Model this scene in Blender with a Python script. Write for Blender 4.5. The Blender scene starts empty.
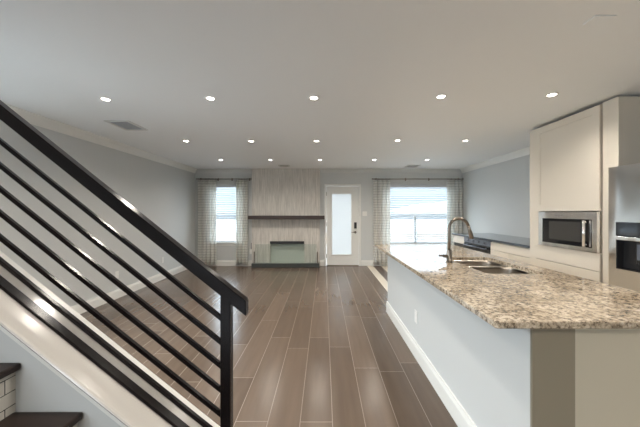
import bpy, bmesh, math, random
from mathutils import Vector, Matrix
from mathutils.geometry import tessellate_polygon

scene = bpy.context.scene
COL = scene.collection
random.seed(7)

# ------------------------------------------------------------------ camera
F = 280.0                       # focal length in pixels of the 640 px wide frame
EYE = 1.363
cam_d = bpy.data.cameras.new('camera')
cam_d.sensor_width = 36.0
cam_d.lens = 36.0 * F / 640.0
cam_d.shift_x = -4.0 / 640.0
cam_d.shift_y = -1.5 / 640.0
cam_d.clip_start = 0.05
cam = bpy.data.objects.new('camera', cam_d)
cam.location = (0, 0, EYE)
cam.rotation_euler = (math.radians(90), 0, 0)
COL.objects.link(cam)
scene.camera = cam

# ------------------------------------------------------------------ world and exposure
world = bpy.data.worlds.new('overcast_sky')
world.use_nodes = True
wn = world.node_tree.nodes
wl = world.node_tree.links
_tc = wn.new('ShaderNodeTexCoord'); _sp = wn.new('ShaderNodeSeparateXYZ'); _mr = wn.new('ShaderNodeMapRange')
_mr.inputs['From Min'].default_value = 0.05; _mr.inputs['From Max'].default_value = 0.6
_mr.inputs['To Min'].default_value = 0.58; _mr.inputs['To Max'].default_value = 9.5      # overcast sky, brighter overhead
wl.new(_tc.outputs['Generated'], _sp.inputs[0]); wl.new(_sp.outputs['Z'], _mr.inputs['Value'])
wl.new(_mr.outputs['Result'], wn['Background'].inputs[1])
wn['Background'].inputs[0].default_value = (0.78, 0.90, 1.0, 1)
scene.world = world
scene.view_settings.view_transform = 'Standard'
scene.view_settings.look = 'None'
scene.view_settings.gamma = 1
scene.view_settings.exposure = 0.6
scene.view_settings.use_curve_mapping = False

# room: left, right, back, front, ceiling height
XL, XR, YB, YF, H = -3.27, 3.50, 7.10, -3.0, 2.445
def area_light(name, loc, rot, sx, sy, power, color):
    d = bpy.data.lights.new(name, 'AREA')
    d.shape = 'RECTANGLE'; d.size = sx; d.size_y = sy
    d.energy = power; d.color = color
    o = bpy.data.objects.new(name, d)
    o.location = loc; o.rotation_euler = rot
    COL.objects.link(o)
    return o
# daylight through the two back windows, plus added side and entry fill lights
R90 = math.radians(90)
for _loc, _sx in (((2.35, YB + .11, 1.33), 1.5), ((-2.46, YB + .11, 1.33), 0.68)):     # portals guide the sky light through the back windows
    _p = area_light('window_portal', _loc, (-R90, 0, 0), _sx, 1.5, 1, (1, 1, 1)); _p.data.cycles.is_portal = True
area_light('added_side_fill', (XL - 1.3, 1.97, 2.5), (0, -math.radians(72), 0), 2.0, 2.6, 320, (0.80, 0.92, 1.0))  # added fill light behind the added side window
area_light('added_entry_fill', (-1.6, YF - .25, 1.35), (R90, 0, 0), 1.5, 1.9, 30, (0.86, 0.94, 1.0))  # added frontal fill, shines in through the opening behind the camera
DOWN_POWER = 28.0
DOWN_COLOR = (1.0, 0.92, 0.825)


# ------------------------------------------------------------------ materials
def mat(name, color, rough=0.5, metal=0.0, spec=0.5, emit=None, estr=0.0, trans=0.0, coat=0.0, alpha=1.0):
    m = bpy.data.materials.new(name)
    m.use_nodes = True
    b = m.node_tree.nodes['Principled BSDF']
    b.inputs['Base Color'].default_value = (*color, 1)
    b.inputs['Roughness'].default_value = rough
    b.inputs['Metallic'].default_value = metal
    b.inputs['Specular IOR Level'].default_value = spec
    b.inputs['Transmission Weight'].default_value = trans
    b.inputs['Coat Weight'].default_value = coat
    b.inputs['Coat Roughness'].default_value = 0.05
    if emit:
        b.inputs['Emission Color'].default_value = (*emit, 1)
        b.inputs['Emission Strength'].default_value = estr
    return m

def N(m, t, **kw):
    n = m.node_tree.nodes.new(t)
    for k, v in kw.items():
        setattr(n, k, v)
    return n
def L(m, a, b):
    m.node_tree.links.new(a, b)
def bsdf(m):
    return m.node_tree.nodes['Principled BSDF']

def add_noise_bump(m, scale=60, strength=0.1, dist=0.002, detail=3):
    tc = N(m, 'ShaderNodeTexCoord'); no = N(m, 'ShaderNodeTexNoise')
    no.inputs['Scale'].default_value = scale; no.inputs['Detail'].default_value = detail
    bp = N(m, 'ShaderNodeBump'); bp.inputs['Strength'].default_value = strength
    bp.inputs['Distance'].default_value = dist
    L(m, tc.outputs['Object'], no.inputs['Vector']); L(m, no.outputs['Fac'], bp.inputs['Height'])
    L(m, bp.outputs['Normal'], bsdf(m).inputs['Normal'])
    return no

M = {}
M['wall'] = mat('wall_paint', (0.60, 0.61, 0.60), 0.55); add_noise_bump(M['wall'], 90, 0.08)
M['ceiling'] = mat('ceiling_paint', (0.86, 0.875, 0.88), 0.7); add_noise_bump(M['ceiling'], 25, 0.25, 0.003)
M['trim'] = mat('trim_paint', (0.80, 0.79, 0.75), 0.3)
M['cap'] = mat('cap_gloss_paint', (0.52, 0.495, 0.46), 0.18); add_noise_bump(M['cap'], 14, 0.12, 0.004)
M['black'] = mat('black_steel', (0.006, 0.004, 0.004), 0.22, 0.0, 0.2)
M['tread'] = mat('dark_tread', (0.024, 0.015, 0.012), 0.4, 0, 0.3)
M['cabinet'] = mat('cabinet_lacquer', (0.72, 0.66, 0.57), 0.22)
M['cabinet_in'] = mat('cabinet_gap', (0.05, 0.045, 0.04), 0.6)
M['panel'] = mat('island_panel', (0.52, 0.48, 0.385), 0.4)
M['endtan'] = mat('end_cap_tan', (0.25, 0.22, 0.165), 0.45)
M['steel_dark'] = mat('nickel', (0.24, 0.205, 0.17), 0.3, 1.0)
M['sinksteel'] = mat('sink_steel', (0.55, 0.50, 0.44), 0.28, 1.0)
M['chrome'] = mat('chrome', (0.8, 0.8, 0.8), 0.15, 1.0)
M['blackglass'] = mat('black_glass', (0.012, 0.012, 0.014), 0.06)
M['blackplastic'] = mat('black_plastic', (0.02, 0.02, 0.022), 0.35)
M['white'] = mat('white_plastic', (0.82, 0.81, 0.78), 0.35)
M['blind'] = mat('blind_slat', (0.66, 0.67, 0.68), 0.5)
def _sheer():
    m = M['blind']; tr = m.node_tree.nodes.new('ShaderNodeBsdfTranslucent'); tr.inputs['Color'].default_value = (0.86, 0.9, 0.93, 1)
    ms = m.node_tree.nodes.new('ShaderNodeMixShader'); ms.inputs[0].default_value = .12
    lk = m.node_tree.links
    lk.new(m.node_tree.nodes['Principled BSDF'].outputs[0], ms.inputs[1]); lk.new(tr.outputs[0], ms.inputs[2]); lk.new(ms.outputs[0], m.node_tree.nodes['Material Output'].inputs['Surface'])
_sheer()
M['darkcounter'] = mat('dark_counter', (0.045, 0.055, 0.07), 0.10)
M['slate'] = mat('slate_enamel', (0.12, 0.135, 0.17), 0.3)
M['mantel'] = mat('mantel_wood', (0.045, 0.028, 0.022), 0.4)
M['hearth'] = mat('hearth_stone', (0.05, 0.055, 0.05), 0.3)
M['firebox'] = mat('firebox', (0.52, 0.56, 0.50), 0.5)
M['tilelight'] = mat('light_tile', (0.60, 0.53, 0.43), 0.3)
M['tiledark'] = mat('dark_border_tile', (0.10, 0.07, 0.055), 0.3)
M['sidewall'] = mat('siding', (0.75, 0.78, 0.82), 0.7)
M['roof'] = mat('roof', (0.42, 0.45, 0.50), 0.8)
M['wood_out'] = mat('fence_wood', (0.42, 0.30, 0.22), 0.8)
M['grass'] = mat('pale_concrete', (0.36, 0.37, 0.37), 0.9)
M['lens'] = mat('downlight_lens', (1, 1, 1), 0.4, emit=(1.0, 0.93, 0.82), estr=14.0)
M['ventdark'] = mat('vent_dark', (0.04, 0.04, 0.045), 0.5)
M['ventframe'] = mat('vent_frame', (0.62, 0.62, 0.61), 0.4)
M['ventmetal'] = mat('vent_metal', (0.42, 0.42, 0.42), 0.4)

# brushed steel
def steel():
    m = mat('brushed_steel', (0.86, 0.84, 0.81), 0.2, 1.0)
    tc = N(m, 'ShaderNodeTexCoord'); mp = N(m, 'ShaderNodeMapping')
    mp.inputs['Scale'].default_value = (1.0, 1.0, 60)
    no = N(m, 'ShaderNodeTexNoise'); no.inputs['Scale'].default_value = 3; no.inputs['Detail'].default_value = 2
    mr = N(m, 'ShaderNodeMapRange'); mr.inputs['To Min'].default_value = 0.15; mr.inputs['To Max'].default_value = 0.21
    L(m, tc.outputs['Object'], mp.inputs['Vector']); L(m, mp.outputs['Vector'], no.inputs['Vector'])
    L(m, no.outputs['Fac'], mr.inputs['Value']); L(m, mr.outputs['Result'], bsdf(m).inputs['Roughness'])
    # gentle waviness of the sheet
    n2 = N(m, 'ShaderNodeTexNoise'); n2.inputs['Scale'].default_value = 3.5; n2.inputs['Detail'].default_value = 0
    mp2 = N(m, 'ShaderNodeMapping'); mp2.inputs['Scale'].default_value = (1, 1.6, 0.35)
    bp = N(m, 'ShaderNodeBump'); bp.inputs['Strength'].default_value = 0.6; bp.inputs['Distance'].default_value = 0.03
    L(m, tc.outputs['Object'], mp2.inputs['Vector']); L(m, mp2.outputs['Vector'], n2.inputs['Vector'])
    L(m, n2.outputs['Fac'], bp.inputs['Height']); L(m, bp.outputs['Normal'], bsdf(m).inputs['Normal'])
    return m
M['steel'] = steel()

# granite
def granite():
    m = mat('granite', (0.6, 0.5, 0.4), 0.07, 0, 0.6)
    tc = N(m, 'ShaderNodeTexCoord')
    n1 = N(m, 'ShaderNodeTexNoise'); n1.inputs['Scale'].default_value = 52; n1.inputs['Detail'].default_value = 5; n1.inputs['Roughness'].default_value = 0.72
    r1 = N(m, 'ShaderNodeValToRGB')
    e = r1.color_ramp.elements
    e[0].position = 0.36; e[0].color = (0.13, 0.11, 0.09, 1)
    e[1].position = 0.64; e[1].color = (0.74, 0.69, 0.60, 1)
    a = e.new(0.43); a.color = (0.27, 0.235, 0.19, 1)
    a = e.new(0.49); a.color = (0.50, 0.445, 0.365, 1)
    a = e.new(0.56); a.color = (0.63, 0.575, 0.485, 1)
    n2 = N(m, 'ShaderNodeTexNoise'); n2.inputs['Scale'].default_value = 7; n2.inputs['Detail'].default_value = 4
    r2 = N(m, 'ShaderNodeValToRGB')
    r2.color_ramp.elements[0].position = 0.38; r2.color_ramp.elements[0].color = (0.63, 0.56, 0.48, 1)
    r2.color_ramp.elements[1].position = 0.60; r2.color_ramp.elements[1].color = (0.87, 0.81, 0.74, 1)
    mx = N(m, 'ShaderNodeMix', data_type='RGBA', blend_type='MULTIPLY'); mx.inputs[0].default_value = 1.0
    vo = N(m, 'ShaderNodeTexVoronoi'); vo.inputs['Scale'].default_value = 120
    r3 = N(m, 'ShaderNodeValToRGB')
    r3.color_ramp.elements[0].position = 0.0; r3.color_ramp.elements[0].color = (1, 1, 1, 1)
    r3.color_ramp.elements[1].position = 0.12; r3.color_ramp.elements[1].color = (0, 0, 0, 1)
    L(m, tc.outputs['Object'], n1.inputs['Vector']); L(m, tc.outputs['Object'], n2.inputs['Vector']); L(m, tc.outputs['Object'], vo.inputs['Vector'])
    L(m, n1.outputs['Fac'], r1.inputs[0]); L(m, n2.outputs['Fac'], r2.inputs[0])
    L(m, r1.outputs[0], mx.inputs[6]); L(m, r2.outputs[0], mx.inputs[7])
    L(m, vo.outputs['Color'], r3.inputs[0])
    mx2 = N(m, 'ShaderNodeMix', data_type='RGBA'); mx2.inputs[7].default_value = (0.05, 0.04, 0.03, 1)
    L(m, r3.outputs[0], mx2.inputs[0]); L(m, mx.outputs[2], mx2.inputs[6])
    L(m, mx2.outputs[2], bsdf(m).inputs['Base Color'])
    return m
M['granite'] = granite()

# wood-look plank tile floor
def planks():
    m = mat('plank_tile', (0.2, 0.14, 0.1), 0.24, 0, 0.5)
    tc = N(m, 'ShaderNodeTexCoord'); sp = N(m, 'ShaderNodeSeparateXYZ'); cb = N(m, 'ShaderNodeCombineXYZ')
    L(m, tc.outputs['Object'], sp.inputs[0])
    ax = N(m, 'ShaderNodeMath', operation='ADD'); ax.inputs[1].default_value = 20 * 0.21 - 0.055
    dv = N(m, 'ShaderNodeMath', operation='DIVIDE'); dv.inputs[1].default_value = 0.21
    fl = N(m, 'ShaderNodeMath', operation='FLOOR'); wn_ = N(m, 'ShaderNodeTexWhiteNoise', noise_dimensions='1D')
    sh = N(m, 'ShaderNodeMath', operation='MULTIPLY_ADD'); sh.inputs[1].default_value = 1.22
    L(m, sp.outputs['X'], ax.inputs[0]); L(m, ax.outputs[0], dv.inputs[0]); L(m, dv.outputs[0], fl.inputs[0]); L(m, fl.outputs[0], wn_.inputs['W'])
    ay = N(m, 'ShaderNodeMath', operation='ADD'); ay.inputs[1].default_value = 20.35
    L(m, sp.outputs['Y'], ay.inputs[0]); L(m, wn_.outputs['Value'], sh.inputs[0]); L(m, ay.outputs[0], sh.inputs[2])
    L(m, sh.outputs[0], cb.inputs['X']); L(m, ax.outputs[0], cb.inputs['Y'])
    br = N(m, 'ShaderNodeTexBrick', offset=0.0)
    br.inputs['Scale'].default_value = 1.0
    br.inputs['Brick Width'].default_value = 1.22; br.inputs['Row Height'].default_value = 0.21
    br.inputs['Mortar Size'].default_value = 0.0024; br.inputs['Mortar Smooth'].default_value = 0.0
    br.inputs['Color1'].default_value = (0.098, 0.068, 0.047, 1)
    br.inputs['Color2'].default_value = (0.130, 0.092, 0.066, 1)
    br.inputs['Mortar'].default_value = (0.25, 0.20, 0.16, 1)
    L(m, cb.outputs[0], br.inputs['Vector'])
    mp = N(m, 'ShaderNodeMapping'); mp.inputs['Scale'].default_value = (9, 0.8, 1)
    no = N(m, 'ShaderNodeTexNoise'); no.inputs['Scale'].default_value = 2.2; no.inputs['Detail'].default_value = 4; no.inputs['Distortion'].default_value = 0.1
    L(m, tc.outputs['Object'], mp.inputs[0]); L(m, mp.outputs[0], no.inputs['Vector'])
    rp = N(m, 'ShaderNodeValToRGB')
    rp.color_ramp.elements[0].position = 0.3; rp.color_ramp.elements[0].color = (0.90, 0.89, 0.88, 1)
    rp.color_ramp.elements[1].position = 0.7; rp.color_ramp.elements[1].color = (1.05, 1.05, 1.05, 1)
    L(m, no.outputs['Fac'], rp.inputs[0])
    mx = N(m, 'ShaderNodeMix', data_type='RGBA', blend_type='MULTIPLY'); mx.inputs[0].default_value = 1
    L(m, br.outputs['Color'], mx.inputs[6]); L(m, rp.outputs[0], mx.inputs[7])
    L(m, mx.outputs[2], bsdf(m).inputs['Base Color'])
    mr = N(m, 'ShaderNodeMapRange'); mr.inputs['To Min'].default_value = 0.21; mr.inputs['To Max'].default_value = 0.26
    L(m, no.outputs['Fac'], mr.inputs['Value']); L(m, mr.outputs['Result'], bsdf(m).inputs['Roughness'])
    bp = N(m, 'ShaderNodeBump', invert=True); bp.inputs['Strength'].default_value = 0.3; bp.inputs['Distance'].default_value = 0.002
    L(m, br.outputs['Fac'], bp.inputs['Height'])
    b2 = N(m, 'ShaderNodeBump'); b2.inputs['Strength'].default_value = 0.05; b2.inputs['Distance'].default_value = 0.002
    L(m, no.outputs['Fac'], b2.inputs['Height']); L(m, bp.outputs[0], b2.inputs['Normal'])
    L(m, bp.outputs[0], bsdf(m).inputs['Normal'])
    return m
M['planks'] = planks()

# subway tile for the risers (runs along Y)
def subway():
    m = mat('subway_tile', (0.6, 0.55, 0.48), 0.2)
    tc = N(m, 'ShaderNodeTexCoord'); sp = N(m, 'ShaderNodeSeparateXYZ'); cb = N(m, 'ShaderNodeCombineXYZ')
    L(m, tc.outputs['Object'], sp.inputs[0])
    ay = N(m, 'ShaderNodeMath', operation='ADD'); ay.inputs[1].default_value = 3.0 - 1.103 + 0.038
    az = N(m, 'ShaderNodeMath', operation='ADD'); az.inputs[1].default_value = 0.0555 * 21
    L(m, sp.outputs['Y'], ay.inputs[0]); L(m, sp.outputs['Z'], az.inputs[0])
    L(m, ay.outputs[0], cb.inputs['X']); L(m, az.outputs[0], cb.inputs['Y'])
    br = N(m, 'ShaderNodeTexBrick', offset=0.5)
    br.inputs['Scale'].default_value = 1; br.inputs['Brick Width'].default_value = 0.15
    br.inputs['Row Height'].default_value = 0.0555; br.inputs['Mortar Size'].default_value = 0.0016
    br.inputs['Color1'].default_value = (0.64, 0.61, 0.55, 1); br.inputs['Color2'].default_value = (0.60, 0.57, 0.51, 1)
    br.inputs['Mortar'].default_value = (0.02, 0.018, 0.016, 1)
    L(m, cb.outputs[0], br.inputs['Vector']); L(m, br.outputs['Color'], bsdf(m).inputs['Base Color'])
    return m
M['subway'] = subway()

# vertically striated stone tile of the chimney breast
def striated():
    m = mat('striated_tile', (0.5, 0.46, 0.4), 0.45)
    tc = N(m, 'ShaderNodeTexCoord'); mp = N(m, 'ShaderNodeMapping'); mp.inputs['Scale'].default_value = (30, 30, 2.2)
    no = N(m, 'ShaderNodeTexNoise'); no.inputs['Scale'].default_value = 1.0; no.inputs['Detail'].default_value = 4; no.inputs['Roughness'].default_value = 0.7
    L(m, tc.outputs['Object'], mp.inputs[0]); L(m, mp.outputs[0], no.inputs['Vector'])
    rp = N(m, 'ShaderNodeValToRGB')
    rp.color_ramp.elements[0].position = 0.3; rp.color_ramp.elements[0].color = (0.46, 0.43, 0.39, 1)
    rp.color_ramp.elements[1].position = 0.7; rp.color_ramp.elements[1].color = (0.74, 0.70, 0.64, 1)
    L(m, no.outputs['Fac'], rp.inputs[0]); L(m, rp.outputs[0], bsdf(m).inputs['Base Color'])
    bp = N(m, 'ShaderNodeBump'); bp.inputs['Strength'].default_value = 0.3; bp.inputs['Distance'].default_value = 0.004
    L(m, no.outputs['Fac'], bp.inputs['Height']); L(m, bp.outputs[0], bsdf(m).inputs['Normal'])
    return m
M['striated'] = striated()

# curtain cloth: cream with narrow grey stripes every few centimetres, lets some daylight through
def cloth():
    m = mat('striped_cloth', (0.6, 0.58, 0.54), 0.85)
    tc = N(m, 'ShaderNodeTexCoord'); sp = N(m, 'ShaderNodeSeparateXYZ')
    L(m, tc.outputs['Object'], sp.inputs[0])
    mu = N(m, 'ShaderNodeMath', operation='MULTIPLY'); mu.inputs[1].default_value = 1 / 0.066
    fr = N(m, 'ShaderNodeMath', operation='FRACT')
    gt = N(m, 'ShaderNodeMath', operation='GREATER_THAN'); gt.inputs[1].default_value = 0.62
    L(m, sp.outputs['Z'], mu.inputs[0]); L(m, mu.outputs[0], fr.inputs[0]); L(m, fr.outputs[0], gt.inputs[0])
    mx = N(m, 'ShaderNodeMix', data_type='RGBA')
    mx.inputs[6].default_value = (0.93, 0.92, 0.88, 1); mx.inputs[7].default_value = (0.76, 0.75, 0.72, 1)
    L(m, gt.outputs[0], mx.inputs[0]); L(m, mx.outputs[2], bsdf(m).inputs['Base Color'])
    tr = N(m, 'ShaderNodeBsdfTranslucent'); L(m, mx.outputs[2], tr.inputs['Color'])
    ms = N(m, 'ShaderNodeMixShader'); ms.inputs[0].default_value = 0.45
    out = m.node_tree.nodes['Material Output']
    L(m, bsdf(m).outputs[0], ms.inputs[1]); L(m, tr.outputs[0], ms.inputs[2]); L(m, ms.outputs[0], out.inputs['Surface'])
    return m
M['cloth'] = cloth()

def glass(name, tint, mixf, rough=0.0):
    m = mat(name, tint, 0.03)
    g = N(m, 'ShaderNodeBsdfTransparent'); g.inputs[0].default_value = (*tint, 1)
    gl = N(m, 'ShaderNodeBsdfGlossy'); gl.inputs['Roughness'].default_value = rough
    ms = N(m, 'ShaderNodeMixShader'); ms.inputs[0].default_value = mixf
    out = m.node_tree.nodes['Material Output']
    L(m, g.outputs[0], ms.inputs[1]); L(m, gl.outputs[0], ms.inputs[2]); L(m, ms.outputs[0], out.inputs['Surface'])
    return m
M['pane'] = glass('window_glass', (0.95, 0.98, 1.0), 0.05)
M['doorglass'] = mat('frosted_door_glass', (0.80, 0.87, 0.92), 0.5)
def frosted():
    m = M['doorglass']
    tr = N(m, 'ShaderNodeBsdfTranslucent'); tr.inputs['Color'].default_value = (0.50, 0.49, 0.475, 1)
    ms = N(m, 'ShaderNodeMixShader'); ms.inputs[0].default_value = 0.7
    out = m.node_tree.nodes['Material Output']
    L(m, bsdf(m).outputs[0], ms.inputs[1]); L(m, tr.outputs[0], ms.inputs[2]); L(m, ms.outputs[0], out.inputs['Surface'])
frosted()
def screen_glass():
    m = mat('green_glass', (0.45, 0.52, 0.47), 0.08)
    g = N(m, 'ShaderNodeBsdfTransparent'); g.inputs[0].default_value = (0.968, 0.985, 0.976, 1)
    ms = N(m, 'ShaderNodeMixShader'); ms.inputs[0].default_value = 0.08
    out = m.node_tree.nodes['Material Output']
    L(m, g.outputs[0], ms.inputs[1]); L(m, bsdf(m).outputs[0], ms.inputs[2]); L(m, ms.outputs[0], out.inputs['Surface'])
    return m
M['greenglass'] = screen_glass()

# ------------------------------------------------------------------ mesh helpers
class MB:
    def __init__(self):
        self.bm = bmesh.new()
    def box(self, x0, x1, y0, y1, z0, z1, bev=0.0, seg=2):
        x0, x1 = sorted((x0, x1)); y0, y1 = sorted((y0, y1)); z0, z1 = sorted((z0, z1))
        t = bmesh.new()
        bmesh.ops.create_cube(t, size=1)
        for v in t.verts:
            v.co = Vector(((v.co.x + .5) * (x1 - x0) + x0, (v.co.y + .5) * (y1 - y0) + y0, (v.co.z + .5) * (z1 - z0) + z0))
        if bev > 0:
            bmesh.ops.bevel(t, geom=t.edges[:], offset=min(bev, .45 * min(x1 - x0, y1 - y0, z1 - z0)), segments=seg, affect='EDGES', profile=0.5)
        self.merge(t)
        return self
    def merge(self, t):
        me = bpy.data.meshes.new('tmp'); t.to_mesh(me); t.free()
        self.bm.from_mesh(me); bpy.data.meshes.remove(me)
    def prism(self, pts, axis, a, b, holes=None):
        """extrude a closed 2-D outline (optionally with holes) along an axis from a to b"""
        def P(p, t):
            if axis == 'z': return Vector((p[0], p[1], t))
            if axis == 'y': return Vector((p[0], t, p[1]))
            return Vector((t, p[0], p[1]))
        loops = [pts] + (holes or [])
        t = bmesh.new()
        flat = [p for l in loops for p in l]
        va = [t.verts.new(P(p, a)) for p in flat]; vb = [t.verts.new(P(p, b)) for p in flat]
        for tri in tessellate_polygon([[Vector((p[0], p[1], 0)) for p in l] for l in loops]):
            try:
                t.faces.new([va[i] for i in tri]); t.faces.new([vb[i] for i in tri])
            except ValueError:
                pass
        k = 0
        for l in loops:
            n = len(l)
            for i in range(n):
                j = (i + 1) % n
                t.faces.new([va[k + i], va[k + j], vb[k + j], vb[k + i]])
            k += n
        bmesh.ops.recalc_face_normals(t, faces=t.faces[:])
        self.merge(t)
        return self
    def tube(self, pts, r, n=14, cap=True):
        pts = [Vector(p) for p in pts]
        rs = r if isinstance(r, (list, tuple)) else [r] * len(pts)
        t = bmesh.new(); rings = []
        ref = None
        for i, p in enumerate(pts):
            if i == 0: d = pts[1] - p
            elif i == len(pts) - 1: d = p - pts[i - 1]
            else: d = pts[i + 1] - pts[i - 1]
            d.normalize()
            if ref is None:
                ref = Vector((0, 1, 0)) if abs(d.y) < 0.9 else Vector((1, 0, 0))
            u = d.cross(ref).normalized(); w = u.cross(d).normalized(); ref = w
            rings.append([t.verts.new(p + rs[i] * (math.cos(2 * math.pi * k / n) * u + math.sin(2 * math.pi * k / n) * w)) for k in range(n)])
        for a, b in zip(rings, rings[1:]):
            for k in range(n):
                f = t.faces.new([a[k], a[(k + 1) % n], b[(k + 1) % n], b[k]]); f.smooth = True
        if cap:
            t.faces.new(rings[0]); t.faces.new(rings[-1])
        bmesh.ops.recalc_face_normals(t, faces=t.faces[:])
        self.merge(t)
        return self
    def lathe(self, prof, center, n=32, axis='z'):
        """profile (r, h) around an axis through center"""
        t = bmesh.new(); rings = []
        for r, h in prof:
            ring = []
            for k in range(n):
                a = 2 * math.pi * k / n
                c, s = r * math.cos(a), r * math.sin(a)
                v = {'z': (c, s, h), 'y': (c, h, s), 'x': (h, c, s)}[axis]
                ring.append(t.verts.new(Vector(v) + Vector(center)))
            rings.append(ring)
        for a, b in zip(rings, rings[1:]):
            for k in range(n):
                f = t.faces.new([a[k], a[(k + 1) % n], b[(k + 1) % n], b[k]]); f.smooth = True
        if prof[0][0] > 1e-6: t.faces.new(rings[0])
        if prof[-1][0] > 1e-6: t.faces.new(rings[-1])
        bmesh.ops.remove_doubles(t, verts=t.verts[:], dist=1e-6)
        bmesh.ops.recalc_face_normals(t, faces=t.faces[:])
        self.merge(t)
        return self
    def build(self, name, material, parent=None, kind=None, origin=None):
        me = bpy.data.meshes.new(name)
        self.bm.normal_update()
        if origin is None and parent is not None:
            origin = parent.matrix_basis.translation.copy()
        if origin is None:
            origin = Vector((0, 0, 0))
        origin = Vector(origin)
        if origin.length:
            bmesh.ops.translate(self.bm, verts=self.bm.verts[:], vec=-origin)
        self.bm.to_mesh(me); self.bm.free()
        me.materials.append(material)
        o = bpy.data.objects.new(name, me)
        COL.objects.link(o)
        if parent is not None:
            # every parent is at the root's origin, so world = root origin + local
            o.parent = parent
            if parent.type == 'MESH' and parent.parent is not None:
                pass
        else:
            o.location = origin
        if kind: o['kind'] = kind
        return o

def thing(name, label, cat, loc=(0, 0, 0), group=None):
    o = bpy.data.objects.new(name, None); COL.objects.link(o)
    o.location = loc; o.empty_display_size = 0.1
    o['label'] = label; o['category'] = cat
    if group: o['group'] = group
    return o
def tag(o, label, cat, group=None):
    o['label'] = label; o['category'] = cat
    if group: o['group'] = group
    return o
def copy_tree(root, loc, label, group=None):
    def rec(o, parent):
        c = o.copy(); COL.objects.link(c); c.parent = parent
        for ch in o.children: rec(ch, c)
        return c
    r = rec(root, None); r.location = loc; r['label'] = label
    if group: r['group'] = group
    return r
def structure_empty(name):
    o = bpy.data.objects.new(name, None); COL.objects.link(o); o['kind'] = 'structure'
    return o
def rounded(x0, x1, y0, y1, r, n=8):
    out = []
    for cx, cy, a0 in ((x1 - r, y1 - r, 0), (x0 + r, y1 - r, 90), (x0 + r, y0 + r, 180), (x1 - r, y0 + r, 270)):
        for k in range(n + 1):
            a = math.radians(a0 + 90 * k / n)
            out.append((cx + r * math.cos(a), cy + r * math.sin(a)))
    return out

# ------------------------------------------------------------------ room shell
KX = 1.085                                  # where the wood-look planks stop and the kitchen floor starts
MB().box(XL, KX, YF, YB, -0.05, 0).build('floor', M['planks'], kind='structure')
MB().box(KX, KX + 0.155, YF, YB, -0.05, 0).build('trim_1', M['tilelight'], kind='structure')
MB().box(KX + 0.155, KX + 0.35, YF, YB, -0.05, 0).build('trim_2', M['tiledark'], kind='structure')
MB().box(KX + 0.35, XR, YF, YB, -0.05, 0).build('floor', M['tilelight'], kind='structure')
MB().box(XL - .12, XR + .12, YF - .12, YB + .12, H, H + 0.08).build('ceiling', M['ceiling'], kind='structure')
side = (1.36, 2.58, 0.85, 2.15)               # added side window out of view, lets fill light onto the island side
MB().prism([(YF, 0), (YB, 0), (YB, H), (YF, H)], 'x', XL - .12, XL, holes=[[(side[0], side[2]), (side[1], side[2]), (side[1], side[3]), (side[0], side[3])]]).build('wall_left', M['wall'], kind='structure')
w3 = bpy.data.objects.new('window_3', None); COL.objects.link(w3); w3['kind'] = 'structure'
mb = MB()
for a, b, c, d in ((side[0], side[0] + .04, side[2], side[3]), (side[1] - .04, side[1], side[2], side[3]), (side[0], side[1], side[2], side[2] + .04), (side[0], side[1], side[3] - .04, side[3]), (side[0], side[1], 1.48, 1.52)):
    mb.box(XL - .10, XL - .06, a, b, c, d)
mb.build('window_frame', M['trim'], w3)
MB().box(XR, XR + .12, YF, YB, 0, H).build('wall_right', M['wall'], kind='structure')

S = 280.0 / YB
def bx(px): return (px - 324) / S
def bz(py): return EYE - (py - 212) / S
W1 = (bx(209.5), bx(242.5), bz(242.2), bz(184.5))
W2 = (bx(383.5), bx(451.5), bz(243.5), bz(184.5))
DR = (bx(326.0), bx(359.2), 0.0, bz(185.8))
def rect(r): return [(r[0], r[2]), (r[1], r[2]), (r[1], r[3]), (r[0], r[3])]
wallpts = [(XL, 0), (DR[0], 0), (DR[0], DR[3]), (DR[1], DR[3]), (DR[1], 0), (XR, 0), (XR, H), (XL, H)]
MB().prism(wallpts, 'y', YB, YB + .12, holes=[rect(W1), rect(W2)]).build('wall_back', M['wall'], kind='structure')
# wall behind the camera
fr = (-2.35, -.85, .35, 2.3)                  # opening added behind the camera to let the entry fill light in
MB().prism([(XL, 0), (XR, 0), (XR, H), (XL, H)], 'y', YF - .12, YF, holes=[[(fr[0], fr[2]), (fr[1], fr[2]), (fr[1], fr[3]), (fr[0], fr[3])]]).build('wall_front', M['wall'], kind='structure')

# baseboards
def base_profile_x(x, sgn):      # profile in (x, z) hugging a wall at x, growing towards sgn
    return [(x, 0), (x + sgn * .018, 0), (x + sgn * .018, .105), (x + sgn * .012, .125), (x + sgn * .010, .14), (x, .14)]
MB().prism(base_profile_x(XL, 1), 'y', 1.34, YB).build('baseboard_left', M['trim'], kind='structure')
MB().prism(base_profile_x(XR, -1), 'y', 5.95, YB).build('baseboard_right', M['trim'], kind='structure')
mb = MB()
for a, b in ((XL + .018, bx(253) ), (bx(320), DR[0] - .05), (DR[1] + .05, XR - .018)):
    mb.prism([(YB - .018, 0), (YB - .018, .105), (YB - .012, .125), (YB - .010, .14), (YB, .14), (YB, 0)], 'x', a, b)
mb.build('baseboard_back', M['trim'], kind='structure')

# crown mouldings
def crown(h0, s):
    return [(h0, H - .10), (h0 + s * .012, H - .10), (h0 + s * .018, H - .085), (h0 + s * .03, H - .07), (h0 + s * .05, H - .045),
            (h0 + s * .075, H - .025), (h0 + s * .085, H - .012), (h0 + s * .10, H - .012), (h0 + s * .10, H), (h0, H)]
MB().prism(crown(XL, 1), 'y', YF, YB).build('trim_3', M['trim'], kind='structure')
MB().prism(crown(XR, -1), 'y', 3.67, YB).build('trim_4', M['trim'], kind='structure')
mb = MB()
for a, b in ((XL, bx(252.6)), (bx(320.2), XR)):
    mb.prism(crown(YB, -1), 'x', a, b)
mb.build('trim_5', M['wall'], kind='structure')

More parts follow.
